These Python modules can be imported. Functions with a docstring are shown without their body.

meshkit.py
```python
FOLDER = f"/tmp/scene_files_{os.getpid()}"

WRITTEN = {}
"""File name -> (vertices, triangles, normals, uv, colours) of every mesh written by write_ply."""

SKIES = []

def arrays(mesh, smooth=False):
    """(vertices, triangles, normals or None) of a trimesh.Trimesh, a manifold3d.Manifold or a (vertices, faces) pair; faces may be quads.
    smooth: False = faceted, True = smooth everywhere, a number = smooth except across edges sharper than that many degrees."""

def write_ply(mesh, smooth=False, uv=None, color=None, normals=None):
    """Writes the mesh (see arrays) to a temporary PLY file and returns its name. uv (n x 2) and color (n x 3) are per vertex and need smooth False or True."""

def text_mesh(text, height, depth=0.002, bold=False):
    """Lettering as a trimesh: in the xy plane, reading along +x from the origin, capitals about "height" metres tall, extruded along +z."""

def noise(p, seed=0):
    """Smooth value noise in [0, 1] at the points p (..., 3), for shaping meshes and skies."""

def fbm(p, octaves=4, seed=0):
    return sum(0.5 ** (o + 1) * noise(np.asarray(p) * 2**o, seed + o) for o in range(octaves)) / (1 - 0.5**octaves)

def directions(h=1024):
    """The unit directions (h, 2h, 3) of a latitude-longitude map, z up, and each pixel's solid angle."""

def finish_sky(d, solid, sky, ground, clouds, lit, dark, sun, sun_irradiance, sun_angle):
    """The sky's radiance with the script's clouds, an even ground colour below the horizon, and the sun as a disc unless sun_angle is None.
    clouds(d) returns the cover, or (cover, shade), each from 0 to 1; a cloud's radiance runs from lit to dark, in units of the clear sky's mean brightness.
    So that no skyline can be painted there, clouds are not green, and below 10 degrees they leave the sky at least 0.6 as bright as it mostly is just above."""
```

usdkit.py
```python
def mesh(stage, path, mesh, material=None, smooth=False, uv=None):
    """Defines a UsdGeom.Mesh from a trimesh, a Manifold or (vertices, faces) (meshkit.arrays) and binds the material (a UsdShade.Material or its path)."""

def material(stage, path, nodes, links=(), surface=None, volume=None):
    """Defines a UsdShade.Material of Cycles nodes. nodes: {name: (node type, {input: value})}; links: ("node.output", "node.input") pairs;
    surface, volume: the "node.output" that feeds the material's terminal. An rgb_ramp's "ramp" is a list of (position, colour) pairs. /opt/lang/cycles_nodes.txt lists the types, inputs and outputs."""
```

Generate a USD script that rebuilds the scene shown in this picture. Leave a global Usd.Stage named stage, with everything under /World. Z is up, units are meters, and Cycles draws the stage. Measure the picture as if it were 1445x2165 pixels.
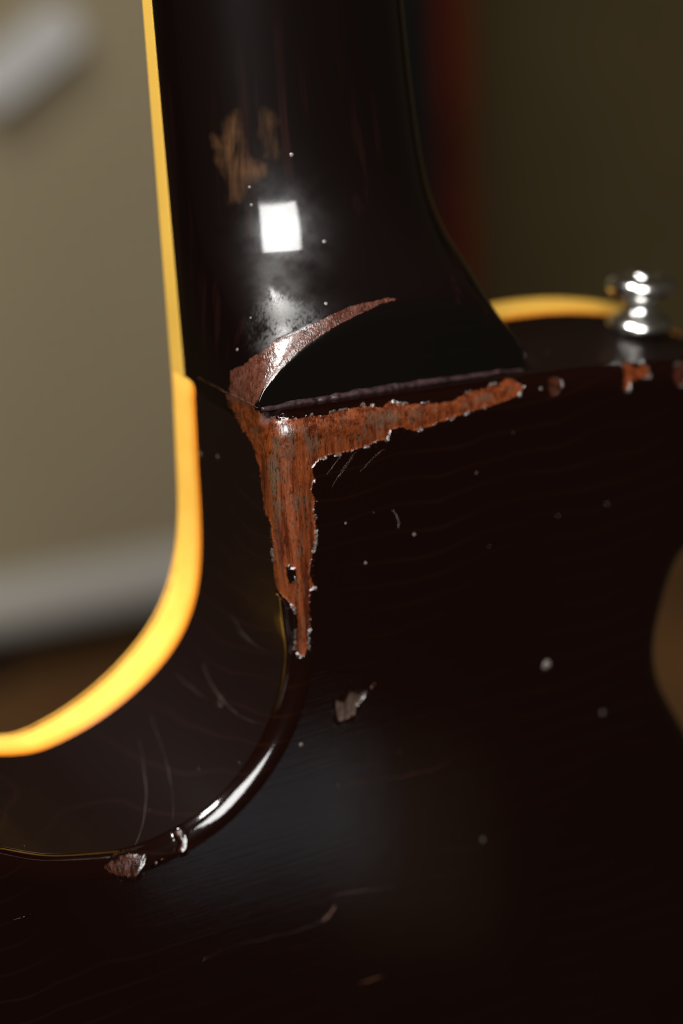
import math, random
import numpy as np, trimesh, shapely, shapely.geometry as sg
from scipy.spatial import cKDTree
from scipy.interpolate import PchipInterpolator, CubicSpline
import usdkit, meshkit
from pxr import Usd, UsdGeom, UsdLux, UsdShade, Gf, Sdf, Vt

random.seed(7); rng = np.random.default_rng(7)
stage = Usd.Stage.CreateInMemory()
UsdGeom.SetStageUpAxis(stage, UsdGeom.Tokens.z); UsdGeom.SetStageMetersPerUnit(stage, 1.0)
UsdGeom.Xform.Define(stage, '/World')
MM = 0.001
# ------------------------------------------------------------------ camera (millimetres, guitar axes: x to the right, y into the picture, z up the neck)
PW, PH, FPX = 1445.0, 2165.0, 4500.0
CAM = np.array([-157.088, -338.862, 108.800]); YAW, PITCH, ROLL = 0.46507, 0.32990, -0.06290
_f = np.array([math.sin(YAW)*math.cos(PITCH), math.cos(YAW)*math.cos(PITCH), -math.sin(PITCH)])
_r = np.cross(_f, [0, 0, 1]); _r /= np.linalg.norm(_r); _u = np.cross(_r, _f)
RR = np.array([math.cos(ROLL)*_r + math.sin(ROLL)*_u, -math.sin(ROLL)*_r + math.cos(ROLL)*_u, -_f])
cam = UsdGeom.Camera.Define(stage, '/World/camera')
m4 = np.eye(4); m4[:3, :3] = RR; m4[3, :3] = CAM*MM
cam.AddTransformOp().Set(Gf.Matrix4d(*m4.ravel().tolist()))
cam.CreateHorizontalApertureAttr(24.0); cam.CreateVerticalApertureAttr(36.0)
cam.CreateFocalLengthAttr(24.0*FPX/PW)
cam.CreateFStopAttr(4.7); cam.CreateFocusDistanceAttr(0.3925)
cam.CreateClippingRangeAttr(Gf.Vec2f(0.02, 50.0)); cam.CreateExposureAttr(0.0)

def to_photo(p):
    q = (np.asarray(p, float)-CAM) @ RR.T
    return np.stack([PW/2+FPX*q[..., 0]/-q[..., 2], PH/2-FPX*q[..., 1]/-q[..., 2]], -1)
def at(px, Y):                      # the point of the plane y = Y on the sight line of a place in the photograph
    px = np.asarray(px, float).reshape(-1, 2)
    d = np.stack([(px[:, 0]-PW/2)/FPX, -(px[:, 1]-PH/2)/FPX, -np.ones(len(px))], -1) @ RR
    return CAM + d*((Y-CAM[1])/d[:, 1])[:, None]

# ------------------------------------------------------------------ lamps
def rect_light(name, pos, target, w, h, intensity, color, roll=0):
    L = UsdLux.RectLight.Define(stage, '/World/'+name)
    z = np.asarray(pos, float)-np.asarray(target, float); z /= np.linalg.norm(z)
    x = np.cross([0, 0, 1], z); x /= np.linalg.norm(x); y = np.cross(z, x)
    k = math.radians(roll); x, y = math.cos(k)*x+math.sin(k)*y, -math.sin(k)*x+math.cos(k)*y
    m = np.eye(4); m[0, :3], m[1, :3], m[2, :3], m[3, :3] = x, y, z, np.asarray(pos)*MM
    L.AddTransformOp().Set(Gf.Matrix4d(*m.ravel().tolist()))
    L.CreateWidthAttr(w*MM); L.CreateHeightAttr(h*MM); L.CreateIntensityAttr(intensity); L.CreateColorAttr(Gf.Vec3f(*color))
    return L
rect_light('window_lamp', (-258, -520, 338), (14, 18, 28), 345, 390, 22.0, (1.0, 0.985, 0.96), roll=14)
rect_light('side_lamp', (-255, -45, 535), (-10, 4, -40), 170, 130, 70.0, (1.0, 0.97, 0.92))
rect_light('dim_window_lamp', (385, -900, -572), (0, 0, -85), 160, 90, 0.42, (0.74, 0.87, 1.0))
rect_light('added_warm_lamp', (500, -900, -630), (10, 0, -90), 110, 130, 0.12, (1.0, 0.66, 0.42))  # added lamp, stands in for an unseen brown object mirrored in the back
dome = UsdLux.DomeLight.Define(stage, '/World/room_light'); dome.CreateIntensityAttr(0.012); dome.CreateColorAttr(Gf.Vec3f(1.0, 0.8, 0.55))

# ------------------------------------------------------------------ materials
LK = '/World/Looks/'
UsdGeom.Scope.Define(stage, '/World/Looks')
def mat(name, nodes, links, surface='p.BSDF'):
    return usdkit.material(stage, LK+name, nodes, links, surface=surface)
def gcoord(scale, rot=(0, 0, 0)):
    return {'g': ('geometry', {}), 'mp': ('mapping', {'scale': scale, 'rotation': rot})}, [('g.position', 'mp.vector')]

def lacquer(name, base, grain, coat_rough=0.035, rough=0.42, spec=0.5, zgrain=False, rvar=1.0, coat=1.0):
    n = {'g': ('geometry', {}),
         'mw': ('mapping', {'scale': (1, 1, 1), 'rotation': (0, 0.02, 0)}),
         'w': ('wave_texture', {'wave_type': 'bands', 'bands_direction': 'z', 'scale': 62.0, 'distortion': 8.0, 'detail': 2.0, 'detail_scale': 0.42, 'profile': 'sine'}),
         'wr': ('rgb_ramp', {'ramp': [(0, (0, 0, 0)), (0.955, (0, 0, 0)), (0.99, (1, 1, 1)), (1, (1, 1, 1))]}),
         'n1': ('noise_texture', {'scale': 26.0, 'detail': 3}),
         'nr': ('rgb_ramp', {'ramp': [(0, (0, 0, 0)), (0.42, (0, 0, 0)), (0.75, (1, 1, 1)), (1, (1, 1, 1))]}),
         'mul': ('mix', {'mix_type': 'multiply', 'fac': 1.0}),
         'c': ('mix', {'mix_type': 'mix', 'color1': base, 'color2': grain}),
         'n2': ('noise_texture', {'scale': 900.0, 'detail': 3}),
         'n3': ('noise_texture', {'scale': 110.0, 'detail': 4, 'roughness': 0.6}),
         'rr': ('map_range', {'from_min': 0.3, 'from_max': 0.75, 'to_min': coat_rough*(1-0.4*rvar), 'to_max': coat_rough*(1+rvar)}),
         'b': ('bump', {'strength': 0.035, 'distance': 0.0004}),
         'p': ('principled_bsdf', {'roughness': rough, 'specular_ior_level': spec, 'coat_weight': coat, 'coat_roughness': coat_rough})}
    l = [('g.position', 'mw.vector'), ('mw.vector', 'w.vector'), ('w.fac', 'wr.fac'), ('g.position', 'n1.vector'), ('n1.fac', 'nr.fac'),
         ('wr.color', 'mul.color1'), ('nr.color', 'mul.color2'), ('mul.color', 'c.fac'), ('c.color', 'p.base_color'),
         ('g.position', 'n2.vector'), ('g.position', 'n3.vector'), ('n3.fac', 'rr.value'), ('rr.result', 'p.coat_roughness'),
         ('n3.fac', 'b.height'), ('b.normal', 'p.coat_normal')]
    if name == 'dark_lacquer_back':
        n['mb'] = ('mapping', {'scale': (22, 22, 1500), 'rotation': (0, 0.05, 0)}); n['nb'] = ('noise_texture', {'scale': 1.0, 'detail': 4, 'roughness': 0.65})
        n['ab'] = ('math', {'math_type': 'multiply_add', 'value2': 0.55}); n['b'][1].update(strength=0.05, distance=0.0004)
        l.remove(('n3.fac', 'b.height')); l += [('g.position', 'mb.vector'), ('mb.vector', 'nb.vector'), ('nb.fac', 'ab.value1'), ('n3.fac', 'ab.value3'), ('ab.value', 'b.height')]
    if zgrain:      # streaks that run along the neck
        n['mw'] = ('mapping', {'scale': (330, 330, 6)})
        n['w'] = ('noise_texture', {'scale': 1.0, 'detail': 3})
        n['wr'] = ('rgb_ramp', {'ramp': [(0, (0, 0, 0)), (0.55, (0, 0, 0)), (0.72, (1, 1, 1)), (1, (1, 1, 1))]})
        n['n1'][1]['scale'] = 18.0
        n['at'] = ('attribute', {'attribute': 'rub'})
        n['rub'] = ('mix', {'color2': (0.078, 0.037, 0.016)})
        l.remove(('c.color', 'p.base_color'))
        n['sc'] = ('attribute', {'attribute': 'scuff'}); n['scm'] = ('map_range', {'from_min': 0.0, 'from_max': 1.0, 'to_min': spec, 'to_max': 0.42})
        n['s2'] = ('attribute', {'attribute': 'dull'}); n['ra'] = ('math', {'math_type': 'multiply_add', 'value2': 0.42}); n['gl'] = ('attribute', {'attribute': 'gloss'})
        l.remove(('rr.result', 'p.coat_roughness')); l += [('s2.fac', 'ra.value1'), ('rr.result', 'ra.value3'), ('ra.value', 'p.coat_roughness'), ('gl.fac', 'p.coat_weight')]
        l += [('sc.fac', 'scm.value'), ('scm.result', 'p.specular_ior_level')]
        l += [('c.color', 'rub.color1'), ('at.fac', 'rub.fac'), ('rub.color', 'p.base_color')]
    return mat(name, n, l)

M = {}
M['back'] = lacquer('dark_lacquer_back', (0.0034, 0.0006, 0.0003), (0.0078, 0.0020, 0.0010), rough=0.30, coat_rough=0.075, spec=0.02, rvar=0.25)
M['side'] = lacquer('dark_lacquer_side', (0.0050, 0.0024, 0.0020), (0.008, 0.0035, 0.003), spec=0.05, coat=0.13)
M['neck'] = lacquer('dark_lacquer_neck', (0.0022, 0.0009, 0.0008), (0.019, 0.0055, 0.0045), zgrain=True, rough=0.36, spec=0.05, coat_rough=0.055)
M['heel'] = lacquer('dark_lacquer_heel', (0.0015, 0.0011, 0.0009), (0.002, 0.001, 0.001), coat_rough=0.05, spec=0.05)

def wood(name, a, b, c, zs=120.0, rough=0.36, speck=1.0, spec=0.5, coat=0.0):
    n = {'g': ('geometry', {}),
         'm1': ('mapping', {'scale': (1100, 900, zs)}), 'na': ('noise_texture', {'scale': 1.0, 'detail': 4, 'roughness': 0.62}), 'm1b': ('mapping', {'scale': (620, 620, 620)}), 'nb': ('noise_texture', {'scale': 1.0, 'detail': 5, 'roughness': 0.7}), 'bd': ('attribute', {'attribute': 'band'}), 'n1': ('mix_float', {}),
         'r1': ('rgb_ramp', {'ramp': [(0, a), (0.40, a), (0.58, b), (1, b)]}),
         'm2': ('mapping', {'scale': (240, 240, 110)}), 'n2': ('noise_texture', {'scale': 1.0, 'detail': 4, 'roughness': 0.7}),
         'r2': ('rgb_ramp', {'ramp': [(0, (0, 0, 0)), (0.5, (0, 0, 0)), (0.64, (1, 1, 1)), (1, (1, 1, 1))]}),
         'x1': ('mix', {'color2': c}),
         'm3': ('mapping', {'scale': (2600, 2600, 900)}), 'n3': ('noise_texture', {'scale': 1.0, 'detail': 2}),
         'r3': ('rgb_ramp', {'ramp': [(0, (0.12, 0.12, 0.12)), (0.33, (0.3, 0.3, 0.3)), (0.42, (1, 1, 1)), (0.66, (1, 1, 1)), (0.74, (1.0+1.3*speck,)*3), (1, (1.0+1.6*speck,)*3)]}),
         'x2': ('mix', {'mix_type': 'multiply', 'fac': 1.0}),
         'rg': ('map_range', {'from_min': 0.35, 'from_max': 0.65, 'to_min': rough*0.7, 'to_max': rough*1.45}),
         'ad': ('math', {'math_type': 'add'}),
         'b': ('bump', {'strength': 0.32, 'distance': 0.0003}),
         'dp': ('attribute', {'attribute': 'depth'}), 'dm': ('math', {'math_type': 'multiply'}), 'p': ('principled_bsdf', {'specular_ior_level': spec, 'coat_weight': coat, 'coat_roughness': 0.22})}
    l = [('g.position', 'm1.vector'), ('g.position', 'm2.vector'), ('g.position', 'm3.vector'), ('m1.vector', 'na.vector'), ('g.position', 'm1b.vector'), ('m1b.vector', 'nb.vector'), ('na.fac', 'n1.a'), ('nb.fac', 'n1.b'), ('bd.fac', 'n1.fac'), ('m2.vector', 'n2.vector'), ('m3.vector', 'n3.vector'),
         ('n1.result', 'r1.fac'), ('n2.fac', 'r2.fac'), ('n3.fac', 'r3.fac'), ('r2.color', 'dm.value1'), ('dp.fac', 'dm.value2'), ('dm.value', 'x1.fac'), ('r1.color', 'x1.color1'), ('x1.color', 'x2.color1'), ('r3.color', 'x2.color2'),
         ('x2.color', 'p.base_color'), ('n1.result', 'rg.value'), ('rg.result', 'p.roughness'), ('n1.result', 'ad.value1'), ('n3.fac', 'ad.value2'), ('ad.value', 'b.height'), ('b.normal', 'p.normal')]
    return mat(name, n, l)
M['wood'] = wood('bare_mahogany', (0.038, 0.0060, 0.0013), (0.118, 0.0245, 0.0042), (0.062, 0.035, 0.021), zs=62, speck=0.8, rough=0.30, coat=0.45)
M['wood_dark'] = wood('stained_wood', (0.007, 0.0022, 0.0012), (0.036, 0.0075, 0.0025), (0.02, 0.009, 0.006), speck=0.5, rough=0.28)
M['wood_heel'] = wood('bare_heel_edge', (0.040, 0.011, 0.006), (0.075, 0.025, 0.016), (0.07, 0.036, 0.028), zs=900, rough=0.24, coat=0.5)
M['wood_neck'] = wood('rubbed_neck_wood', (0.015, 0.007, 0.004), (0.05, 0.028, 0.018), (0.035, 0.024, 0.018), speck=0.4, rough=0.5)

def simple(name, col, rough=0.5, metallic=0.0, spec=0.5, coat=0.0, bump=None, var=0.25, vs=400.0):
    n = {'g': ('geometry', {}), 'n': ('noise_texture', {'scale': vs, 'detail': 3}),
         'r': ('rgb_ramp', {'ramp': [(0, tuple(c*(1-var) for c in col)), (0.35, tuple(c*(1-var) for c in col)), (0.65, tuple(min(1, c*(1+var)) for c in col)), (1, tuple(min(1, c*(1+var)) for c in col))]}),
         'p': ('principled_bsdf', {'roughness': rough, 'metallic': metallic, 'specular_ior_level': spec, 'coat_weight': coat})}
    l = [('g.position', 'n.vector'), ('n.fac', 'r.fac'), ('r.color', 'p.base_color')]
    if bump:
        n['b'] = ('bump', {'strength': bump, 'distance': 0.0003}); l += [('n.fac', 'b.height'), ('b.normal', 'p.normal')]
    return mat(name, n, l)
M['binding'] = mat('yellowed_binding', {'g': ('geometry', {}), 'n': ('noise_texture', {'scale': 160.0, 'detail': 4, 'roughness': 0.65}), 'at': ('attribute', {'attribute': 'edge'}),
    'r': ('rgb_ramp', {'ramp': [(0, (0.72, 0.39, 0.052)), (0.35, (0.80, 0.445, 0.066)), (0.6, (0.86, 0.50, 0.084)), (1, (0.88, 0.52, 0.10))]}), 'x': ('mix', {'color2': (0.58, 0.17, 0.006)}), 'p': ('principled_bsdf', {'roughness': 0.45, 'coat_weight': 0.08, 'coat_roughness': 0.2, 'specular_ior_level': 0.3})},
    [('g.position', 'n.vector'), ('n.fac', 'r.fac'), ('r.color', 'x.color1'), ('at.fac', 'x.fac'), ('x.color', 'p.base_color')])
M['neck_binding'] = simple('aged_neck_binding', (0.70, 0.42, 0.07), rough=0.4, coat=0.3, var=0.05, vs=60)
M['chrome'] = simple('nickel', (0.78, 0.77, 0.74), rough=0.2, metallic=1.0, var=0.06)
M['chip'] = simple('pale_lacquer_chip', (0.055, 0.046, 0.041), rough=0.25, var=0.7, vs=2500, bump=0.4)
M['dust'] = simple('pale_speck', (0.10, 0.083, 0.073), rough=0.4)
M['speck'] = simple('dull_speck', (0.035, 0.028, 0.025), rough=0.4)
M['glue'] = simple('joint_bead', (0.020, 0.0105, 0.0105), rough=0.34, var=0.6, vs=900, bump=0.4)
M['scratch_glint'] = simple('fine_scratch_glint', (0.040, 0.030, 0.026), rough=0.3, var=0.7, vs=150)  # scratches, and the painted reflection of the binding
M['scratch_red'] = simple('fine_red_scratch', (0.06, 0.022, 0.012), rough=0.35, var=0.7, vs=300)
M['ebony'] = simple('dark_fretboard', (0.012, 0.007, 0.005), rough=0.45)
M['top'] = simple('top_finish', (0.25, 0.09, 0.02), rough=0.2, coat=1.0)
M['black'] = simple('black_vinyl', (0.005, 0.0045, 0.004), rough=0.7, spec=0.1, bump=0.3, vs=1200)
M['redwood'] = simple('red_brown_side', (0.07, 0.007, 0.001), rough=0.7, spec=0.1, var=0.3, vs=20)
M['rail'] = simple('pale_grey_vinyl', (0.42, 0.40, 0.36), rough=0.6, var=0.06)
M['wall'] = simple('olive_wall', (0.115, 0.086, 0.036), rough=0.9, spec=0.2, var=0.07, vs=14)
M['floor'] = simple('brown_floor', (0.16, 0.076, 0.027), rough=0.7, spec=0.2, var=0.25, vs=5)
M['plate'] = simple('badge_white', (0.52, 0.51, 0.49), rough=0.5)
# woven grille cloth
n = {'g': ('geometry', {}), 'wx': ('wave_texture', {'bands_direction': 'x', 'scale': 36.0, 'distortion': 0.4, 'detail': 1}),
     'wz': ('wave_texture', {'bands_direction': 'z', 'scale': 36.0, 'distortion': 0.4, 'detail': 1}), 'a': ('math', {'math_type': 'add'}),
     'n': ('noise_texture', {'scale': 9.0, 'detail': 3}), 'a2': ('math', {'math_type': 'multiply_add', 'value2': 0.9}),
     'r': ('rgb_ramp', {'ramp': [(0, (0.21, 0.168, 0.100)), (1, (0.315, 0.262, 0.165))]}), 'dv': ('math', {'math_type': 'multiply', 'value2': 0.42}),
     'b': ('bump', {'strength': 0.4, 'distance': 0.001}), 'p': ('principled_bsdf', {'roughness': 0.85, 'specular_ior_level': 0.2})}
M['cloth'] = mat('grille_cloth', n, [('g.position', 'wx.vector'), ('g.position', 'wz.vector'), ('g.position', 'n.vector'), ('wx.fac', 'a.value1'), ('wz.fac', 'a.value2'), ('n.fac', 'a2.value1'),
     ('a.value', 'a2.value3'), ('a2.value', 'dv.value1'), ('dv.value', 'r.fac'), ('r.color', 'p.base_color'), ('a.value', 'b.height'), ('b.normal', 'p.normal')])

# ------------------------------------------------------------------ scene helpers
used = {}
def fresh(parent, name):
    k = used.get((parent, name), 0); used[(parent, name)] = k+1
    return f'{parent}/{name}' + (f'_{k:03d}' if k else '')
def tag(prim, label=None, cat=None, kind=None, group=None):
    for k, v in (('label', label), ('category', cat), ('kind', kind), ('group', group)):
        if v: prim.SetCustomDataByKey(k, v)
def thing(name, label, cat):
    x = UsdGeom.Xform.Define(stage, fresh('/World', name)); tag(x.GetPrim(), label, cat); return str(x.GetPath())
def part(name, mesh, m, parent='/World', smooth=30, label=None, **k):
    if isinstance(mesh, (tuple, list)): mesh = (np.asarray(mesh[0])*MM, np.asarray(mesh[1]))
    else:
        mesh = mesh.copy(); mesh.apply_scale(MM)
    o = usdkit.mesh(stage, fresh(parent, name), mesh, M[m], smooth=smooth); tag(o.GetPrim(), label, **k)
    return str(o.GetPath())
def grid_faces(nu, nv):
    i = np.arange(nu*nv).reshape(nu, nv)
    a, b, c, d = i[:-1, :-1].ravel(), i[1:, :-1].ravel(), i[1:, 1:].ravel(), i[:-1, 1:].ravel()
    return np.vstack([np.stack([a, b, c], 1), np.stack([a, c, d], 1)])
def sub(v, f, keep):                # the faces KEEP of a mesh as a mesh of its own
    f = f[keep]; ids, inv = np.unique(f, return_inverse=True)
    return v[ids], inv.reshape(-1, 3), ids
def raw(name, v, f, nrm, m, parent, label=None, depth=None, **k):      # a mesh with given normals
    o = usdkit.mesh(stage, fresh(parent, name), (v*MM, f), M[m], smooth=False)
    if nrm is not None:
        o.CreateNormalsAttr(Vt.Vec3fArray.FromNumpy(nrm.astype(np.float32))); o.SetNormalsInterpolation('vertex')
    if m.startswith('wood'): UsdGeom.PrimvarsAPI(o).CreatePrimvar('band', Sdf.ValueTypeNames.FloatArray, 'vertex').Set(Vt.FloatArray.FromNumpy(np.clip((v[:, 2]+13-0.25*v[:, 0].clip(0, 12))/7, 0, 1).astype(np.float32)))
    if depth is not None: UsdGeom.PrimvarsAPI(o).CreatePrimvar('depth', Sdf.ValueTypeNames.FloatArray, 'vertex').Set(Vt.FloatArray.FromNumpy(np.asarray(depth, np.float32)))
    tag(o.GetPrim(), label, **k); return str(o.GetPath())
def vnormals(v, f):
    n = np.zeros_like(v); c = np.cross(v[f[:, 1]]-v[f[:, 0]], v[f[:, 2]]-v[f[:, 0]])
    for k in range(3): np.add.at(n, f[:, k], c)
    return n/np.maximum(np.linalg.norm(n, axis=1, keepdims=True), 1e-12)
def tube(pts, r, sides=5):
    pts = np.asarray(pts, float); n = len(pts); r = np.broadcast_to(r, n)
    t = np.gradient(pts, axis=0); t /= np.linalg.norm(t, axis=1, keepdims=True)
    a = np.cross(t, [0.3, -1, 0.2]); a /= np.linalg.norm(a, axis=1, keepdims=True); b = np.cross(t, a)
    ang = np.arange(sides)/sides*2*np.pi
    v = pts[:, None]+r[:, None, None]*(np.cos(ang)[None, :, None]*a[:, None]+np.sin(ang)[None, :, None]*b[:, None])
    v = v.reshape(-1, 3); f = []
    for i in range(n-1):
        for j in range(sides):
            p, q = i*sides+j, i*sides+(j+1) % sides
            f += [(p, p+sides, q+sides), (p, q+sides, q)]
    for e, o in ((0, 1), ((n-1)*sides, -1)):
        for j in range(1, sides-1): f.append((e, e+j, e+j+1) if o == 1 else (e, e+j+1, e+j))
    return v, np.array(f)
def signed(px, poly, jitter=2.5, freq=0.14, seed=0):     # signed distance (photo px) to a closed outline, roughened; negative inside
    P = sg.Polygon(poly).buffer(0); b = P.segmentize(1.0).boundary
    pts = np.vstack([np.array(g.coords) for g in getattr(b, 'geoms', [b])])
    d = cKDTree(pts).query(px)[0]
    d = np.where(shapely.contains_xy(P, px[:, 0], px[:, 1]), -d, d)
    q = np.c_[px*freq, np.zeros(len(px))]
    return d + jitter*2*(meshkit.fbm(q, 3, seed)-0.5)

# ------------------------------------------------------------------ the guitar body
guitar = thing('electric_guitar', 'dark brown lacquered electric guitar seen from behind, paint worn off around the neck heel', 'guitar')
D, R, WALL, BT = 46.0, 4.5, 5.0, 10.7
# paired outline points: (back x, back z, front x, front z), from the neck corner round the cutaway, the horn, the lower bout, the waist notch and the shoulder
PAIR = [(0, 0, 0, 0), (0.0, -10, -0.4, -10), (-0.2, -20, -0.8, -19), (-0.1, -30, -1.2, -27.2), (0.4, -40, -2.4, -36.5), (0.6, -48.5, -5.0, -45.0), (-3.1, -59.4, -10.7, -54.1), (-7.7, -66.2, -18.6, -60.9),
        (-14, -72, -28.8, -66.5), (-22, -76.3, -38.3, -69.4), (-35.1, -78.8, -45, -69.2), (-43, -77.6, -52, -67.2), (-52, -75, -60, -63), (-60, -71, -67, -58), (-84, -60, -88, -52), (-112, -40, -114, -36), (-128, -28, -128, -27), (-142, -34, -142, -34),
        (-148, -60, -148, -60), (-136, -100, -136, -100), (-108, -140, -108, -140), (-112, -180, -112, -180), (-132, -230, -132, -230), (-120, -290, -120, -290), (-60, -335, -60, -335), (20, -345, 20, -345),
        (110, -330, 110, -330), (170, -285, 170, -285), (184, -230, 184, -230), (165, -170, 165, -170), (132, -130, 132, -130), (104, -104, 104, -104), (92.5, -86, 93, -86), (87.2, -75, 88, -75), (86.3, -66, 87.3, -66), (88.6, -57, 89.6, -57),
        (94, -47.5, 95, -48), (107, -46, 109, -49), (121, -43, 127, -46), (128, -34, 134, -34), (125, -22, 129, -21), (112, -11.5, 117, -10.5), (93, -6.3, 104.7, -4.0), (80, -4.4, 88.7, -0.3), (52, -2.6, 62, 0.6), (28, -1.2, 30, 0.6), (0, 0, 0, 0)]
PAIR = np.array(PAIR, float)
chord = np.r_[0, np.cumsum(np.linalg.norm(np.diff(PAIR[:, :2], axis=0), axis=1)**0.6)]
uu = np.linspace(0, chord[-1], 2400)
crv = PchipInterpolator(chord, PAIR, axis=0)(uu)
cs = CubicSpline(chord, PAIR, axis=0)(uu)
w = np.ones(len(uu))[:, None]                        # cubic all round, straight near the corner
crv = cs*w + crv*(1-w)
crv[0] = crv[-1] = 0
BACK = sg.Polygon(crv[:, :2]).buffer(0)
CIN = BACK.buffer(-R, join_style='mitre', mitre_limit=3).buffer(-0.4).buffer(0.4)
CIN = CIN if CIN.geom_type == 'Polygon' else max(CIN.geoms, key=lambda g: g.area)
BACK_OUT = CIN.buffer(R, quad_segs=64)
DMAX = R*math.pi/2+WALL
cb = np.array(CIN.exterior.segmentize(0.06).coords)[:-1]; ctree = cKDTree(cb)
# the side leans out towards the front by a different amount all round: the rounded edge stops where it meets that lean
ring0 = np.array([BACK_OUT.exterior.interpolate(BACK_OUT.exterior.project(sg.Point(p))).coords[0] for p in crv[:, :2]])
F2 = crv[:, 2:]
ringq = cb[ctree.query(ring0)[1]]; rout = (ring0-ringq)/R
lean = np.arctan2(((F2-ring0)*rout).sum(1), D-R)
lean = np.convolve(np.r_[lean[-40:], lean, lean[:40]], np.ones(31)/31, 'same')[40:-40]
lean = np.clip(lean, -0.05, 0.5); rtree = cKDTree(ring0)
def drape(xz):                      # plan points wrapped over the rounded back edge; returns points, normals
    xz = np.asarray(xz, float); inside = shapely.contains_xy(CIN, xz[:, 0], xz[:, 1])
    d, i = ctree.query(xz); q = cb[i]
    d = np.where(inside, 0, d); out = np.where(inside[:, None], 0, xz-q)/np.maximum(d, 1e-9)[:, None]
    base = np.where(inside[:, None], xz, q)
    amax = np.full(len(xz), math.pi/2); o = ~inside
    amax[o] = math.pi/2-lean[rtree.query((q+out*R)[o])[1]]
    a = np.minimum(d/R, amax)
    p = base+out*(R*np.sin(a))[:, None]
    return np.stack([p[:, 0], R*(1-np.cos(a)), p[:, 1]], 1), np.stack([out[:, 0]*np.sin(a), -np.cos(a), out[:, 1]*np.sin(a)], 1), d/R-amax
def lines(*spans):                  # (start, step) ... end
    r = []
    for (a, s), (b, _) in zip(spans[:-1], spans[1:]): r += list(np.arange(a, b-s*0.3, s))
    return np.array(r+[spans[-1][0]])
gx = lines((-160, 3.0), (-72, 0.4), (-12, 0.17), (56, 0.27), (97, 1.5), (200, 0))
gz = lines((-358, 4.0), (-116, 0.42), (-52, 0.17), (10, 1.0), (16, 0))
GX, GZ = np.meshgrid(gx, gz, indexing='ij'); plan = np.stack([GX.ravel(), GZ.ravel()], 1)
bv, bn, bd = drape(plan)
bf = grid_faces(len(gx), len(gz))
bf = bf[(bd[bf].min(1) < -1e-6)]
area = np.linalg.norm(np.cross(bv[bf[:, 1]]-bv[bf[:, 0]], bv[bf[:, 2]]-bv[bf[:, 0]]), axis=1)
bf = bf[area > 1e-7]
px = to_photo(bv)

WEAR = [(469,833),(481,844),(506,899),(517,915),(531,939),(536,950),(548,992),(552,1034),(556,1064),(561,1087),(571,1102),(577,1148),(579,1186),(578,1224),(586,1247),(597,1260),(613,1277),(626,1289),(630,1319),(626,1350),(625,1380),(634,1389),(645,1385),
        (651,1369),(652,1334),(658,1323),(655,1293),(656,1251),(665,1241),(656,1216),(660,1178),(666,1148),(670,1114),(663,1083),(668,1060),(659,1037),(666,1015),(660,992),(666,981),(674,973),(694,963),(740,955),(782,940),(819,928),(828,908),(852,904),(877,911),(900,904),(916,899),
        (953,885),(990,872),(1023,862),(1056,852),(1097,835),(1109,817),(1093,805),(1072,798),(1056,810),(1031,819),(986,831),(953,848),(912,852),(850,855),(824,847),(808,862),(771,856),(730,866),(687,876),(643,882),(596,885),(568,883),(537,873)]
ISLAND = [(604,1199),(611,1196),(614,1202),(626,1203),(628,1232),(612,1234),(606,1220)]
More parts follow.
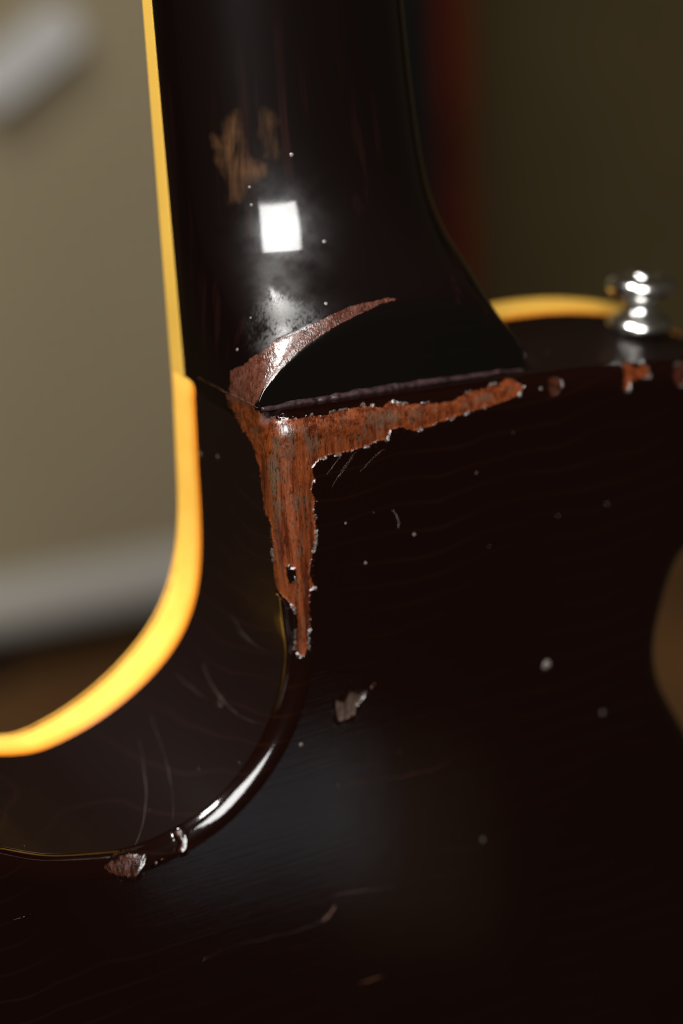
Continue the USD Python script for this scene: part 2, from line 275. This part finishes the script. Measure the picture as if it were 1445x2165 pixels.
CHIPS = {   # small patches of missing finish on the body, outlines as seen
    'a': [(1160,800),(1172,796),(1188,803),(1190,818),(1178,835),(1166,838),(1158,818)],
    'b': [(1312,756),(1328,760),(1345,778),(1362,770),(1374,778),(1372,796),(1350,800),(1336,806),(1328,828),(1318,822),(1322,790)],
    'c': [(1428,772),(1445,765),(1460,780),(1450,812),(1434,816),(1424,796)],
    'e': [(218,1832),(240,1818),(268,1806),(306,1810),(300,1832),(290,1850),(262,1855),(236,1846)],
    'f': [(368,1756),(382,1758),(392,1778),(390,1798),(376,1800),(384,1784),(376,1770)],
    'g': [(712,1482),(728,1488),(741,1464),(760,1470),(776,1458),(772,1474),(756,1490),(752,1508),(738,1518),(716,1525),(712,1510)],
}
sd = np.full(len(bv), 99.0)
near = (px[:, 0] > 440) & (px[:, 0] < 1130) & (px[:, 1] > 780) & (px[:, 1] < 1410) & (bn[:, 0] < 0.995)
s = signed(px[near], WEAR, 3.0, 0.16, 3)
isl = signed(px[near], ISLAND, 1.0, 0.2, 5)
sd[near] = np.maximum(s, -isl)
kind = np.where(sd < 0, 1, 0)
for key, poly in CHIPS.items():
    b = sg.Polygon(poly).bounds
    sel = (px[:, 0] > b[0]-25) & (px[:, 0] < b[2]+25) & (px[:, 1] > b[1]-25) & (px[:, 1] < b[3]+25) & (bn[:, 1] < 0.2)
    s = signed(px[sel], poly, 3.0, 0.12, ord(key))
    better = np.abs(s) < np.abs(sd[sel]); idx = np.where(sel)[0]
    kind[idx[s < 0]] = 2 + list(CHIPS).index(key)
    sd[idx[better]] = s[better]
# the finish stands proud of the bare wood, with a raised flaky lip
lipn = meshkit.fbm(np.c_[px*0.09, np.zeros(len(px))], 3, 11)
lip = np.exp(-((sd-3.5)/3.0)**2)*np.clip((lipn-0.42)*5, 0, 1)*(sd > 0)
relief = -0.24*np.clip(0.5-sd/4.0, 0, 1)+0.22*lip+np.where(sd < 0, 0.10*(meshkit.fbm(bv*np.array([1.6, 1.6, 0.45]), 3, 2)-0.5), 0)
relief += 0.03*(meshkit.fbm(bv*0.12, 2, 9)-0.5)*(kind == 0)
bv = bv+bn*relief[:, None]
bnn = vnormals(bv, bf)
flip = (bnn*bn).sum(1) < 0
if flip.mean() > 0.5: bf = bf[:, ::-1]; bnn = -bnn
calm = sd > 12
bnn[calm] = bn[calm]
fk = kind[bf]; fmid = np.median(fk, axis=1).astype(int)
flip_zone = (sd > 0.1) & (sd < 0.8+3.4*np.clip((lipn-0.47)*6, 0, 1)) & (lipn > 0.47)
fchip = (flip_zone[bf].sum(1) >= 2) & (fmid == 0)
def emit(name, keep, m, label=None):
    v, f, ids = sub(bv, bf, keep)
    return raw(name, v, f, bnn[ids], m, guitar, label, np.clip((-sd[ids]-4)/22, 0, 1) if m.startswith('wood') else None)
fi = np.where(fchip)[0]; comp = trimesh.graph.connected_component_labels(trimesh.graph.face_adjacency(bf[fi]), node_count=len(fi))
cnt = np.bincount(comp); order = [c for c in np.argsort(-cnt) if cnt[c] >= 24][:90]
fchip[:] = False
for c_ in order:
    k_ = np.zeros(len(bf), bool); k_[fi[comp == c_]] = True; fchip |= k_
    emit('lacquer_chip_edge', k_, 'chip', 'pale broken rim of the lacquer around the bare wood')
emit('body_back', (fmid == 0) & ~fchip, 'back', 'dark brown lacquered back with rounded edge')
emit('worn_patch', fmid == 1, 'wood', 'bare red brown wood along the heel corner and down the edge')
for i, key in enumerate(CHIPS): emit('worn_patch', fmid == 2+i, 'wood' if key == 'b' else 'wood_neck' if key == 'g' else 'wood_dark')

# the side, from where the rounded edge ends to the binding, and the binding itself
aend = math.pi/2-lean
ring = ringq+rout*(R*np.sin(aend))[:, None]; ring[0] = ring[-1]; yend = R*(1-np.cos(aend))
def wall_at(y):
    e = np.clip((y-yend)/(D-yend), 0, 1)[:, None]
    return ring*(1-e)+F2*e
BTU = BT-3.0*(lambda k: k*k*(3-2*k))(np.clip((-F2[:, 0]+2)/44, 0, 1))*(F2[:, 1] > -120); BTU[len(BTU)//2:] = BT
BTU = np.convolve(np.r_[BTU[-40:], BTU, BTU[:40]], np.ones(61)/61, 'same')[40:-40]
fr = np.r_[np.linspace(0, 0.4, 66), np.linspace(0.43, 1, 14)]; wv = []
for t in fr:
    y = yend*(1-t)+(D-BTU)*t; c = wall_at(y); wv.append(np.column_stack([c[:, 0], y, c[:, 1]]))
wv = np.stack(wv, 1)
wf = grid_faces(len(uu), len(fr)); wv = wv.reshape(-1, 3)
wf = wf[:, ::-1]; wpx = to_photo(wv); wnn = vnormals(wv, wf)
ws = np.full(len(wv), 99.0)
sel = (wpx[:, 0] > 440) & (wpx[:, 0] < 680) & (wpx[:, 1] > 800) & (wpx[:, 1] < 1420) & (wv[:, 2] > -60) & (wv[:, 0] < 5)
ws[sel] = signed(wpx[sel], WEAR, 3.0, 0.16, 3)
rel_ = -0.24*np.clip(0.5-ws/4.0, 0, 1)
wv2 = wv+wnn*rel_[:, None]; wk = np.median(ws[wf] < 0, axis=1) > 0.5
for nm, keep, m_ in (('body_side', ~wk, 'side'), ('worn_patch', wk, 'wood')):
    v_, f_, ids_ = sub(wv2, wf, keep); raw(nm, v_, f_, wnn[ids_], m_, guitar, 'dark lacquered side curving round the cutaway' if m_ == 'side' else None, np.clip((-ws[ids_]-4)/22, 0, 1))
ys = [D-BTU+o_ for o_ in (-0.02, 0, 0.5, 1.1, 1.8, 2.6)]+[D-BTU*k_ for k_ in (0.6, 0.45, 0.3, 0.12)]+[np.full(len(uu), D-0.5), np.full(len(uu), D)]
prof = [0.0, 0.12]+[0.22]*9+[0.0]
edge = [1, 1, 0.85, 0.55, 0.25, 0.08, 0, 0, 0, 0.05, 0.15, 0.25]
bvs = []
t2 = np.gradient(F2, axis=0); t2 /= np.maximum(np.linalg.norm(t2, axis=1, keepdims=True), 1e-9); nout = np.stack([t2[:, 1], -t2[:, 0]], 1)
cen = np.array(BACK.centroid.coords[0])
if not shapely.contains_xy(BACK, *(F2[900]-nout[900]*2)): nout = -nout
for y, o in zip(ys, prof):
    c = wall_at(y)+nout*o; bvs.append(np.column_stack([c[:, 0], y, c[:, 1]]))
keep_from = 8                        # the binding stops short of the neck corner with a rounded end
bvs = np.stack(bvs, 1)
start = int(np.searchsorted(uu, 0.25)); stop = len(uu)
bvs = bvs[start:stop]
bp_ = part('body_binding', (bvs.reshape(-1, 3), grid_faces(bvs.shape[0], bvs.shape[1])[:, ::-1]), 'binding', guitar, smooth=True, label='wide yellowed binding round the edge of the body')
UsdGeom.PrimvarsAPI(stage.GetPrimAtPath(bp_)).CreatePrimvar('edge', Sdf.ValueTypeNames.FloatArray, 'vertex').Set(Vt.FloatArray.FromNumpy(np.tile(np.array(edge, np.float32), bvs.shape[0])))
top = trimesh.creation.extrude_polygon(sg.Polygon(F2).buffer(0).simplify(0.05), 1.5, engine='earcut')
top.apply_transform(np.array([[1, 0, 0, 0], [0, 0, 1, D-1.6], [0, 1, 0, 0], [0, 0, 0, 1.0]])); top.invert()
part('body_top', top, 'top', guitar)

# ------------------------------------------------------------------ neck with heel
NY0 = 40.0
def table(zs, vs): return PchipInterpolator(zs, vs)
X1 = table([-10, 0, 5, 10, 16, 25, 35, 50, 75, 130], [58.5, 58.2, 57.6, 57.0, 56.0, 54.0, 52.8, 51.8, 50.6, 49.0])
XA = table([-10, 0, 8, 16, 25, 40, 60, 130], [33, 34, 34.5, 34.5, 33, 29.5, 27, 25])
HA = 16.6
CAP = 6.0; FULL = NY0-CAP
zz = [0, 1, 2.5, 5, 8, 11, 13.5, 15.5]
def pz(z): return 2.2+2.65*np.clip(1-z/34.0, 0, 1)**2.0
dep = []
for z in zz:
    wf_ = (1-(z/HA)**1.8)**(1/1.75); p = pz(z); dep.append(min(FULL/(1-wf_**p)**(1/p), 95) if wf_ < 1 else 95)
DEP = table([-10]+zz+[HA, 18.5, 21, 25, 30, 37, 46, 58, 75, 100, 130], [95]+dep+[FULL, 32.2, 30.0, 27.1, 24.5, 22.2, 20.7, 19.8, 19.2, 18.8, 18.5])
from scipy.ndimage import gaussian_filter1d
_z = np.arange(-10, 130, 0.1); _d = DEP(_z); _s = gaussian_filter1d(_d, 22, mode='nearest'); _k = np.clip((_z-7)/6, 0, 1); _d = _d*(1-_k)+_s*_k
DEP = PchipInterpolator(_z, _d)
nz = lines((-9, 0.5), (0, 0.2), (20, 0.3), (75, 1.0), (126, 0))
nphi = np.linspace(0, math.pi, 421)
Z, PHI = np.meshgrid(nz, nphi, indexing='ij')
P = pz(Z); c = np.cos(PHI)
# denser where the section turns
S = -np.sign(c)*np.abs(c)**(2/P)
xa, x1 = XA(Z), X1(Z); 
X = np.where(S < 0, xa+(xa-0.0)*S, xa+(x1-xa)*S)
Yr = NY0-DEP(Z)*np.maximum(np.abs(np.sin(PHI)), 0)**(2/P)
kk = 0.9
Y = np.where(Yr < CAP+60, CAP+kk*np.logaddexp(0, (Yr-CAP)/kk), Yr)          # rounded clip at the flat heel
Y = np.where(Yr-CAP > 8, Yr, Y)
X = X + np.where(Z < 0, -Z*0.03, 0)
nv = np.stack([X, Y, Z], -1).reshape(-1, 3); nf = grid_faces(len(nz), len(nphi))
nn = vnormals(nv, nf)
if nn[np.argmin(np.abs(nv-np.array([28, 20, 60])).sum(1)), 1] > 0: nf = nf[:, ::-1]; nn = -nn
npx = to_photo(nv); face_cam = ((CAM-nv)*nn).sum(1) > 0
left = (S.ravel() < 0.75) & face_cam
NECKWEAR = {
 'heel_edge': [(537,860),(546,843),(556,824),(575,806),(584,790),(618,756),(649,728),(693,700),(715,686),(755,667),(793,648),(824,637),(840,633),(824,629),(777,638),(730,651),(699,666),(668,682),(643,694),(603,711),(584,720),(556,739),(546,752),(540,780),(536,820)],
 'corner': [(487,784),(500,777),(515,772),(531,757),(543,747),(549,760),(541,800),(537,862),(536,880),(505,860),(484,840),(487,815)],
 'tongue': [(469,833),(481,844),(506,899),(517,915),(531,939),(545,1000),(600,960),(640,885),(568,880),(540,868),(505,852)],
 'rub': [(455,290),(468,300),(485,250),(503,238),(512,310),(530,345),(557,349),(557,368),(540,380),(518,387),(510,405),(503,421),(490,423),(484,380),(466,335)],
 'rub2': [(557,237),(572,240),(583,257),(574,270),(581,329),(566,325),(558,275)],
}
nsd = np.full(len(nv), 99.0); nk = np.zeros(len(nv), int)
rub = np.zeros(len(nv))
for i, (key, poly) in enumerate(NECKWEAR.items()):
    b = sg.Polygon(poly).bounds
    sel = left & (npx[:, 0] > b[0]-40) & (npx[:, 0] < b[2]+40) & (npx[:, 1] > b[1]-40) & (npx[:, 1] < b[3]+40)
    idx = np.where(sel)[0]
    s = signed(npx[idx], poly, 2.0 if i < 3 else 7.0, 0.14 if i < 3 else 0.05, 20+i)
    if key == 'tongue': s = np.where((nv[idx, 2] < 0.6) & (nv[idx, 0] < 8), s, 99.0)
    if i >= 3:
        st = meshkit.fbm(np.c_[npx[idx]*[0.075, 0.016], np.zeros(len(idx))], 4, 40)
        rub[idx] = np.maximum(rub[idx], np.clip(0.35-s/42.0, 0, 1)*np.clip((st-0.14)*1.6, 0, 1)*(1.0 if key == 'rub' else 0.8)); continue
    nk[idx[s < 0]] = i+1; better = np.abs(s) < np.abs(nsd[idx]); nsd[idx[better]] = s[better]
rel = -0.10*np.clip(0.5-nsd/5.0, 0, 1)+np.where((nk > 0) & (nk < 4), 0.08*(meshkit.fbm(nv*np.array([1.8, 1.8, 1.8]), 3, 4)-0.5), 0)
soft = nk >= 4
nv2 = nv+nn*np.where(soft, 0, rel)[:, None]
nn2 = np.where(((nsd > 12) | soft)[:, None], nn, vnormals(nv2, nf))
fk = np.median(nk[nf], axis=1).astype(int)
# finish dulled by handling just above the heel
wisp = meshkit.fbm(nv*np.array([0.30, 0.30, 0.30]), 5, 61); fine = meshkit.fbm(nv*np.array([3.0, 3.0, 1.2]), 3, 62)
d1 = np.linalg.norm((nv-np.array([13.5, 18.5, 28.0]))/[7.5, 10.0, 9.0], axis=1); d2 = np.linalg.norm((nv-np.array([11.0, 14.0, 16.0]))/[6.0, 8.0, 5.0], axis=1)
i3 = int(np.argmin(np.where(face_cam, ((npx-np.array([592, 700]))**2).sum(1), 1e12))); d3 = np.linalg.norm((nv-nv[i3])/[9.5, 9.0, 6.5], axis=1)
dull = np.exp(-d3**4)*np.clip(0.62+1.3*(wisp-0.45)+1.5*(fine-0.5), 0, 1)
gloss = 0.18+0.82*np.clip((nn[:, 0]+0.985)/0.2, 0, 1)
scuff = np.clip((np.exp(-d1**2)+0.9*np.exp(-d2**2))*np.clip((wisp-0.22)*2.2, 0, 1)*(0.8+0.4*fine), 0, 1)
flatf = (nn[nf][:, :, 1].mean(1) < -0.985) & (nv[nf][:, :, 1].mean(1) < CAP+0.9) & (nv[nf][:, :, 2].mean(1) < HA+0.5)
def nemit(name, keep, m, label=None):
    v, f, ids = sub(nv2, nf, keep); pth = raw(name, v, f, nn2[ids], m, guitar, label, np.clip((-nsd[ids]-2)/12, 0, 1) if m.startswith('wood') else None)
    if m == 'neck': UsdGeom.PrimvarsAPI(stage.GetPrimAtPath(pth)).CreatePrimvar('rub', Sdf.ValueTypeNames.FloatArray, 'vertex').Set(Vt.FloatArray.FromNumpy(rub[ids].astype(np.float32)))
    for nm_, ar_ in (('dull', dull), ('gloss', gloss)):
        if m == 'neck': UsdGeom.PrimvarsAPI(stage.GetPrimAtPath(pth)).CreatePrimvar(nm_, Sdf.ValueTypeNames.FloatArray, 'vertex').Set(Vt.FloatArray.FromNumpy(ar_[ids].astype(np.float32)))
    if m == 'neck': UsdGeom.PrimvarsAPI(stage.GetPrimAtPath(pth)).CreatePrimvar('scuff', Sdf.ValueTypeNames.FloatArray, 'vertex').Set(Vt.FloatArray.FromNumpy(scuff[ids].astype(np.float32)))
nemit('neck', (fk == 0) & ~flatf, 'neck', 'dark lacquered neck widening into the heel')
nemit('heel_cap', (fk == 0) & flatf, 'heel', 'flat black arched end of the neck heel')
nemit('worn_patch', fk == 1, 'wood_heel', 'bare crescent along the edge of the heel')
nemit('worn_patch', fk == 2, 'wood_heel')
nemit('worn_patch', fk == 3, 'wood')
# fretboard with its binding
def box(x0, x1, ya, yb, z0, z1):
    b = trimesh.creation.box((x1-x0, yb-ya, z1-z0)); b.apply_translation(((x0+x1)/2, (ya+yb)/2, (z0+z1)/2)); return b
zz_ = np.linspace(-0.3, 126, 60)
fb = trimesh.creation.extrude_polygon(sg.box(1.6, -0.3, 47.5, 126), 2.6, engine='earcut'); fb.apply_transform(np.array([[1, 0, 0, 0], [0, 0, 1, NY0], [0, 1, 0, 0], [0, 0, 0, 1.0]])); fb.invert()
part('fretboard', fb, 'ebony', guitar)
for x0, x1 in ((-0.12, 1.58), (47.52, 49.2)):
    fbb = box(x0, x1, NY0+0.02, D+0.3, -14 if x0 < 1 else 0, 126); v_ = np.array(fbb.vertices); k_ = v_[:, 1] > NY0+1; v_[k_, 1] -= 2.6*np.clip(v_[k_, 2]/100, 0, 1.3); fbb.vertices = v_
    part('fretboard_binding', fbb, 'neck_binding', guitar)
# glue line where the heel meets the body
t = np.linspace(0, 1, 160)
zc = np.interp(t*57, [0, 28, 52, 58], [0, -0.9, -2.2, -2.8])
part('joint_line', tube(np.c_[0.4+57*t, 5.2+0.25*meshkit.fbm(np.c_[t*30, t*0, t*0], 2, 3), zc+0.25+0.3*(meshkit.fbm(np.c_[t*22, t*0, t*0+5], 3, 5)-0.5)], (0.34+0.5*np.sin(np.pi*np.clip(t*0.9+0.1, 0, 1)))*(0.7+0.5*meshkit.fbm(np.c_[t*40, t*0, t*0], 2, 8)), 9), 'glue', guitar, smooth=True, label='ridge of old finish along the heel joint')
part('joint_line', tube(np.c_[0*t-0.02, 6+27*t, 0.5+0.5*(meshkit.fbm(np.c_[t*9, t*0, t*0+2], 3, 6)-0.5)], 0.10*(1-0.6*t), 5), 'scratch_red', guitar, smooth=True)

# strap button
def lathe(profile, sections=72):
    pr = np.array(profile, float); a = np.linspace(0, 2*np.pi, sections, endpoint=False)
    v = np.stack([pr[:, 0][:, None]*np.cos(a), pr[:, 0][:, None]*np.sin(a), np.repeat(pr[:, 1][:, None], sections, 1)], -1)
    n = len(pr); v = v.reshape(-1, 3); f = []
    for i in range(n-1):
        for j in range(sections):
            p, q = i*sections+j, i*sections+(j+1) % sections
            f += [(p, q, q+sections), (p, q+sections, p+sections)]
    return trimesh.Trimesh(v, f, process=False)
B0 = at([(1352, 716)], 22)[0]
def place(mesh, p, tilt=4):
    mesh.apply_scale(1.1)
    mesh.apply_transform(trimesh.transformations.rotation_matrix(math.radians(tilt), [0, 1, 0])); mesh.apply_translation(p); return mesh
sb = fresh(guitar, 'strap_button'); 
body_ = lathe([(0, 0), (3.2, 0), (3.3, 0.8), (4.6, 1.2), (6.0, 1.8), (6.4, 2.6), (6.3, 3.4), (5.6, 4.2), (4.4, 4.9), (3.6, 5.6), (3.4, 6.4), (3.5, 7.2), (4.2, 8.0), (5.4, 8.6), (6.2, 9.2), (6.6, 10.0), (6.5, 11.0), (5.9, 11.8), (4.8, 12.3), (3.4, 12.4), (2.9, 12.3), (2.6, 11.9), (0, 11.9)])
sbp = usdkit.mesh(stage, sb, place(body_, B0), M['chrome'], smooth=50)
pts = np.array(sbp.GetPointsAttr().Get())*MM; sbp.GetPointsAttr().Set(Vt.Vec3fArray.FromNumpy(pts.astype(np.float32)))
tag(sbp.GetPrim(), 'shiny metal strap button on the shoulder')
scr = lathe([(2.5, 11.9), (2.5, 12.5), (2.0, 13.1), (1.0, 13.4), (0, 13.5)], 40)
part('screw', place(scr, B0), 'chrome', sb, smooth=40)

# small marks on the finish: specks, chips, scratches, one painted reflection
def on_back(p): return at([p], 0.0)[0]
def surf(p):                        # a point of the body or neck under a place in the photograph
    d2 = np.where(bn[:, 1] < 0.9, ((px-np.asarray(p))**2).sum(1), 1e9); i = int(np.argmin(d2)); best = (math.sqrt(d2[i]), bv[i], bnn[i], ((bv[i]-CAM)**2).sum())
    return best
def speck(p, r, m='dust', n=None, flat=0.5, src=None):
    if src == 'neck':
        i = int(np.argmin(np.where(face_cam, ((npx-np.asarray(p))**2).sum(1), 1e9))); q, nn_ = nv2[i], nn2[i]
    else: _, q, nn_, _ = surf(p)
    b = trimesh.creation.icosphere(2, r); v = np.array(b.vertices)
    v *= (0.75+0.5*meshkit.fbm(v/r*1.3+p[0], 2, int(p[0])))[:, None]
    k = (v@nn_)[:, None]; v = v-k*nn_*(1-flat)
    part('finish_speck', (v+q, b.faces), m, guitar, smooth=True)
for x, y, r in [(774,1191,0.28),(876,1131,0.3),(731,1106,0.2),(637,1575,0.36),(1157,1407,0.95),(1275,1508,0.6),(720,968,0.12),(1008,1000,0.2),(1086,915,0.15),(790,1083,0.1),(717,1663,0.25),(1035,1155,0.15),(1285,1065,0.3),(1145,822,0.35),(845,1590,0.12),(1180,1090,0.2),(1022,1776,0.5)]:
    speck((x, y), r, 'dust' if (x, y) in ((774,1191),(876,1131),(1157,1407),(731,1106),(637,1575)) else 'speck')
for x, y, r in [(617,328,0.42),(686,512,0.38),(690,641,0.36),(502,740,0.33),(530,672,0.22),(527,394,0.3),(531,432,0.33)]:
    speck((x, y), r, 'dust', src='neck')
def ribbon(pts, wid, m, src='back', name='scratch_glint'):
    P_ = []
    cs_ = CubicSpline(np.arange(len(pts)), np.array(pts, float), axis=0)(np.linspace(0, len(pts)-1, 12*len(pts)))
    for p in cs_:
        if src == 'wall':
            i = int(np.argmin(((wpx-p)**2).sum(1))); P_.append(wv[i])
        else: P_.append(surf(p)[1])
    P_ = np.array(P_)
    if src == 'wall':
        for _ in range(6): P_[1:-1] = (P_[:-2]+2*P_[1:-1]+P_[2:])/4
    taper = np.sin(np.linspace(0.08, math.pi-0.08, len(P_)))**0.6
    part(name, tube(P_, wid*taper, 4), m, guitar, smooth=True)
ribbon([(829,1078),(838,1088),(843,1103),(842,1118)], 0.09, 'dust')
for a in [[(690,1005),(705,985),(722,962)],[(702,1030),(730,985),(752,955)],[(760,1000),(790,968),(812,950)],[(715,1012),(738,978),(748,962)],[(600,1010),(601,1012),(602,1014)]]: ribbon(a, 0.035, 'scratch_red')

# thin streaks on the side of the cutaway; the last paints the binding's reflection
for a in [[(292,1560),(303,1610),(309,1680),(303,1738),(285,1790)],[(318,1510),(345,1590),(362,1660),(366,1735)],[(440,1440),(470,1480),(510,1515),(560,1530)],[(430,1400),(450,1450),(490,1500),(540,1528)],[(470,1465),(462,1480),(455,1490)],[(372,1425),(400,1450),(440,1480)],[(500,1330),(520,1350),(550,1372)],[(490,1300),(520,1345),(560,1375)],[(0,1802),(50,1806),(135,1808)]]:
    ribbon(a, 0.10 if a[0][0] in (292, 318) else 0.05, 'scratch_glint', 'wall')
for x, y, r in [(426,962,0.55),(458,967,0.5),(463,1492,0.45),(420,1627,0.3),(245,1420,0.2),(315,1714,0.25),(505,1615,0.4),(52,1790,0.25)]:
    i = int(np.argmin(((wpx-np.array((x, y)))**2).sum(1))); b = trimesh.creation.icosphere(2, r); part('finish_speck', (np.array(b.vertices)*[0.35, 1, 1]+wv[i], b.faces), 'scratch_glint', guitar, smooth=True)
for p, r in [((1101,733), 0.9), ((1157,711), 0.5)]:
    q = at([p], 14)[0]; q[2] = np.interp(q[0], [0, 52, 80, 93], [0, -2, -3.5, -5])+r*0.3
    b = trimesh.creation.icosphere(2, r); part('finish_speck', (np.array(b.vertices)*[1, 1, 0.7]+q, b.faces), 'dust' if r > 0.6 else 'scratch_glint', guitar, smooth=True)

# ------------------------------------------------------------------ behind: the amplifier, the wall and the floor
AY = 760.0
c0, c1 = at([(0, 1260), (370, 1197)], AY)
ang = -math.radians(7.0)
org = at([(370, 1197)], AY)[0]                    # a point of the pale rail
ex = np.array([math.cos(ang), math.sin(ang), 0]); ey = np.array([-math.sin(ang), math.cos(ang), 0])
def abox(x0, x1, ya, yb, z0, z1, bev=4.0):
    hull = []
    for X_ in (x0, x1):
        for Y_ in (ya, yb):
            for Z_ in (z0, z1):
                for k in range(3):
                    o = np.array([bev if X_ == x0 else -bev, bev if Y_ == ya else -bev, bev if Z_ == z0 else -bev], float); o[k] = 0
                    hull.append(np.array([X_, Y_, Z_])+o)
    h = trimesh.convex.convex_hull(np.array(hull)); v = np.array(h.vertices)
    h.vertices = org+v[:, :1]*ex+v[:, 1:2]*ey+v[:, 2:]*[0, 0, 1]
    return h
amp = thing('guitar_amplifier', 'blurred guitar amplifier with beige woven grille cloth and pale grey lower rail behind the guitar', 'amplifier')
FLOOR = org[2]-62
right = 137.0
part('grille_cloth', abox(-150, right, 0, 14, 8, 620), 'cloth', amp)
def cyl_rail(r, xa_, xb_, yc, zc_):
    a = np.linspace(0, 2*np.pi, 40, endpoint=False); v, f = [], []
    for X_ in (xa_, xb_):
        v += [org+X_*ex+(yc+0.8*r*math.cos(t))*ey+np.array([0, 0, zc_+r*math.sin(t)]) for t in a]
    for j in range(40): f += [(j, (j+1) % 40, 40+(j+1) % 40), (j, 40+(j+1) % 40, 40+j)]
    for j in range(1, 39): f += [(0, j+1, j), (40, 40+j, 40+j+1)]
    return np.array(v), np.array(f)
part('lower_rail', cyl_rail(18, -170, right+20, 2, -5), 'rail', amp, smooth=40)
part('cabinet', abox(-172, right+40, 15, 230, -40, 650), 'black', amp)
part('frame_bar', abox(right+0.5, right+40, -22, 14.5, -40, 650), 'black', amp)
part('side_board', abox(right+40.5, right+62, -10, 230, -40, 650), 'redwood', amp)
for X_ in (-140, right-40): part('foot', abox(X_, X_+40, 20, 60, -62, -40.5, 3), 'black', amp)
bd_ = at([(62, 108)], AY-30)[0]
sh = sg.LineString([(-24, -13), (14, 9)]).buffer(11).buffer(2)
bg = trimesh.creation.extrude_polygon(sh, 5, engine='earcut'); bg.apply_transform(np.array([[1, 0, 0, 0], [0, 0, -1, 0], [0, 1, 0, 0], [0, 0, 0, 1.0]])); bg.apply_translation(bd_)
part('badge', bg, 'plate', amp, smooth=30, label='shiny slanted metal badge on the grille cloth')
part('wall', box(-2600, 3200, 1060, 1110, FLOOR+0.5, 2200), 'wall', kind='structure', label='dim olive brown wall behind the guitar', cat='wall')
part('floor', box(-2600, 3200, 250, 1059, FLOOR-30, FLOOR), 'floor', kind='structure', label='brown floor under the amplifier', cat='floor')

for a, w_, m_ in [([(700,1895),(760,1885),(835,1878)],0.08,'scratch_glint'),([(430,2030),(540,1990),(640,1965),(690,1930)],0.03,'scratch_glint'),([(680,1950),(695,1938),(710,1915)],0.28,'scratch_red'),([(700,1660),(860,1640),(960,1610)],0.03,'scratch_red'),
                  ([(30,1945),(60,1935),(75,1932)],0.10,'scratch_red'),([(760,2080),(790,2084),(815,2080)],0.14,'scratch_red'),([(320,1835),(333,1826),(345,1818)],0.3,'scratch_red'),([(778,1462),(786,1455),(794,1443)],0.22,'scratch_red')]:
    ribbon(a, w_, m_)
